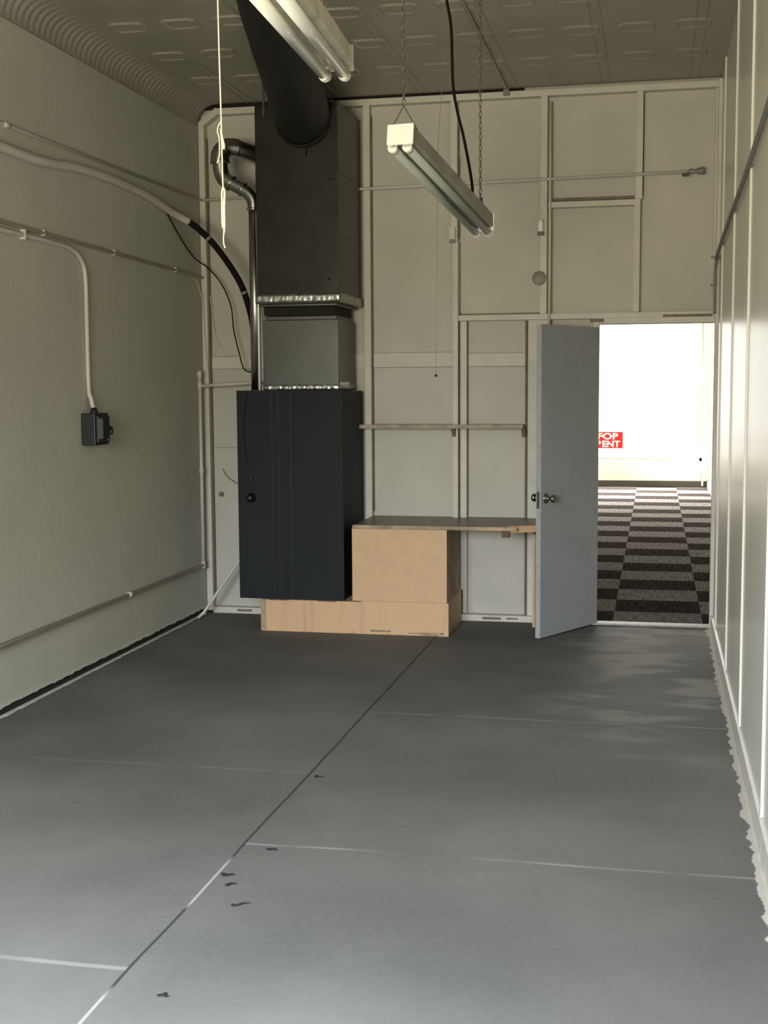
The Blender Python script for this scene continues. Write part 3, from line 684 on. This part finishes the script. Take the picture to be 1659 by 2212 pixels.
# ------------------------------------------------------------ fluorescent fixtures
def chain(name, a, b, parent, pitch=0.026, r=0.0022):
    a, b = Vector(a), Vector(b); n = max(2, int((b-a).length/pitch)); bm = bm_new(); t = (b-a).normalized()
    u = t.cross(Vector((0.3, 0.9, 0.1))).normalized(); v = t.cross(u)
    for i in range(n):
        c = a.lerp(b, (i+0.5)/n); s = u if i % 2 else v
        sweep(bm, [c+t*0.015*cos(2*pi*k/10)+s*0.0065*sin(2*pi*k/10) for k in range(10)], r, 5, closed=True)
    return link(name, bm, M['chain'], parent)
def fixture(nm, label, front, back, body_m, tube_m, w=0.107, h=0.062, cap_mat='enamel', group=None):
    A, B = Vector(front), Vector(back); ax = (B-A).normalized(); up = Vector((0, 0, 1)); rt = ax.cross(up).normalized(); up = rt.cross(ax)
    Lx = (B-A).length
    root = thing(nm, label, 'light fixture', tuple(A), group)
    Mt = Matrix.Translation(A) @ Matrix((rt, ax, up)).transposed().to_4x4()
    def lb(name, m, x0, y0, z0, x1, y1, z1, bev=0.003):
        bm = bm_new(); add_box(bm, x0, y0, z0, x1, y1, z1); bmesh.ops.transform(bm, matrix=Mt, verts=bm.verts); return link(name, bm, m, root, bev)
    # channel body: trapezoid section
    bm = bm_new(); sec = [(-w/2, 0), (-w/2+0.004, h), (w/2-0.004, h), (w/2, 0), (w/2-0.018, -0.006), (-w/2+0.018, -0.006)]
    r0 = [bm.verts.new((x, 0.012, z)) for x, z in sec]; r1 = [bm.verts.new((x, Lx-0.012, z)) for x, z in sec]
    for q in range(6): bm.faces.new((r0[q], r0[(q+1)%6], r1[(q+1)%6], r1[q]))
    bm.faces.new(r0); bm.faces.new(r1)
    bmesh.ops.transform(bm, matrix=Mt, verts=bm.verts); link('housing', bm, body_m, root, 0.002)
    for y0, y1 in ((0, 0.012), (Lx-0.012, Lx)):
        lb('end_cap', M[cap_mat], -w/2-0.002, y0, -0.018, w/2+0.002, y1, h+0.004)
    for sx in (-1, 1):
        x = sx*0.031; z = -0.030
        bm = bm_new(); sweep(bm, [Mt @ Vector((x, 0.032, z)), Mt @ Vector((x, Lx-0.032, z))], 0.0175, 20)
        t = link('fluorescent_tube', bm, tube_m, root)
        for p in t.data.polygons: p.use_smooth = len(p.vertices) == 4
        for e0, e1 in ((0.020, 0.036), (Lx-0.036, Lx-0.020)):
            bm = bm_new(); sweep(bm, [Mt @ Vector((x, e0, z)), Mt @ Vector((x, e1, z))], 0.0180, 20); link('tube_cap', bm, M['frame'], t)
        for y0, y1 in ((0.002, 0.020), (Lx-0.020, Lx-0.002)):
            bm = bm_new(); sweep(bm, [Mt @ Vector((x, y0, z+0.000)), Mt @ Vector((x, y1, z))], 0.0195, 16)
            vs = add_box(bm, x-0.0165, y0, z, x+0.0165, y1, 0.0); bmesh.ops.transform(bm, matrix=Mt, verts=vs); link('lamp_holder', bm, M[cap_mat], root)
    return root, Mt, Lx
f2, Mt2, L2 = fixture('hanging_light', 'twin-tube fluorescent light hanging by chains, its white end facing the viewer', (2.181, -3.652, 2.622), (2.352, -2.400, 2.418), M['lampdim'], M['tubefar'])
top = Vector((2.188, -3.60, 2.765))
chain('hanging_chain', (2.188, -3.60, 3.62), top, f2)
bm = bm_new(); sweep(bm, [top, Mt2 @ Vector((-0.045, 0.03, 0.066))], 0.0022, 6); sweep(bm, [top, Mt2 @ Vector((0.060, 0.04, 0.050))], 0.0022, 6)
link('wire_hanger', bm, M['chain'], f2)
chain('hanging_chain', (2.345, -2.46, 3.62), (2.345, -2.46, 2.52), f2)
chain('chain_tail', (2.352, -2.455, 2.56), (2.354, -2.455, 2.49), f2)
pc = tube('power_cable', M['rubber'], [(2.205, -2.80, 3.62), (2.226, -2.743, 3.416), (2.247, -2.745, 3.288), (2.252, -2.724, 3.045), (2.270, -2.71, 2.92), (2.298, -2.687, 2.797), (2.330, -2.649, 2.60), (2.332, -2.65, 2.50)], 0.0068, f2, 10)
sub(pc, 'black power cable')
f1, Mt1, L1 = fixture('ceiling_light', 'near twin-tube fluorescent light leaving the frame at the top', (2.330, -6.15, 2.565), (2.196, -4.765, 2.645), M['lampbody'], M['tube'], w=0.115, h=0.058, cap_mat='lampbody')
for y in (-6.0, -4.95): chain('hanging_chain', (2.31 if y < -5.5 else 2.21, y, 3.62), (2.31 if y < -5.5 else 2.21, y, 2.66), f1)

# ------------------------------------------------------------ cords
rp_ = thing('knotted_cord', 'white knotted cord hanging in front of the flue pipe', 'cord', (1.70, -4.44, 3.0))
tube('line', M['rope'], [(1.70, -4.44, 3.62), (1.704, -4.45, 2.97), (1.718, -4.478, 2.56), (1.723, -4.49, 2.40), (1.727, -4.497, 2.325)], 0.0028, rp_, 8)
tube('upper_loop', M['rope'], [(1.7175, -4.478, 2.555), (1.706, -4.475, 2.540), (1.703, -4.475, 2.520), (1.709, -4.476, 2.500), (1.710, -4.478, 2.460), (1.709, -4.478, 2.440), (1.700, -4.476, 2.415)], 0.0024, rp_, 8)
tube('knot', M['rope'], [(1.716, -4.479, 2.53), (1.721, -4.482, 2.50), (1.726, -4.48, 2.475), (1.727, -4.482, 2.46)], [0.003, 0.005, 0.005, 0.004], rp_, 8)
tube('lower_loop', M['rope'], [(1.728, -4.498, 2.33), (1.723, -4.498, 2.315), (1.722, -4.498, 2.27), (1.722, -4.499, 2.215), (1.725, -4.50, 2.19)], 0.0032, rp_, 8)
tube('lower_strand', M['rope'], [(1.728, -4.498, 2.33), (1.7325, -4.499, 2.31), (1.7295, -4.499, 2.26), (1.730, -4.50, 2.20), (1.728, -4.50, 2.172)], [0.0035, 0.004, 0.005, 0.0045, 0.003], rp_, 8)
tube('frayed_end', M['rope'], [(1.728, -4.50, 2.175), (1.726, -4.50, 2.155), (1.7275, -4.50, 2.135), (1.7325, -4.50, 2.122)], 0.0025, rp_, 8)
pu = thing('pull_cord', 'thin grey pull cord with a small black ball in front of the back boards', 'cord', (2.14, -2.5, 3.0))
tube('line', M['greypipe'], [(2.19, -2.43, 3.62), (2.151, -2.46, 3.015), (2.143, -2.50, 2.769), (2.147, -2.6, 1.70)], 0.0012, pu, 6)
bm = bm_new(); bmesh.ops.create_icosphere(bm, subdivisions=3, radius=0.007, matrix=Matrix.Translation((2.147, -2.6, 1.693)))
sub(link('ball', bm, M['black'], pu, smooth=True), 'black ball')

# ------------------------------------------------------------ debris on floor
def debris(x, y, L_, a, label, w=0.007):
    bm = bm_new(); n_ = 6; P = []
    for i in range(n_):
        t = i/(n_-1)-0.5; P.append((x+L_*t*cos(a)+rnd.uniform(-1, 1)*0.004, y+L_*t*sin(a)+rnd.uniform(-1, 1)*0.012, 0.003))
    sweep(bm, smooth_path(P, 4), [w*(0.35+0.65*abs(sin(3.1*i/21+0.4))) for i in range(21)], 8)
    for v in bm.verts: v.co.z = max(0.0005, 0.003+(v.co.z-0.003)*0.4)
    tag(link('floor_flake', bm, M['dark'], None), label, 'debris')
debris(1.823, -3.683, 0.035, 0.2, 'small dark flake on the floor, farthest along the long joint', 0.006)
debris(1.876, -4.544, 0.035, 0.1, 'small dark flake just below the light cross joint')
debris(1.800, -4.800, 0.045, -0.4, 'dark flake closest to the white-filled stretch of the long joint', 0.009)
debris(1.838, -4.875, 0.038, 0.5, 'dark flake right beside the flake near the white-filled joint')
debris(1.925, -5.028, 0.060, 0.5, 'longest thin dark flake, alone to the right of the long joint', 0.006)
debris(1.912, -5.651, 0.030, 0.0, 'faint dark flake nearest the viewer at the bottom of the floor', 0.006)
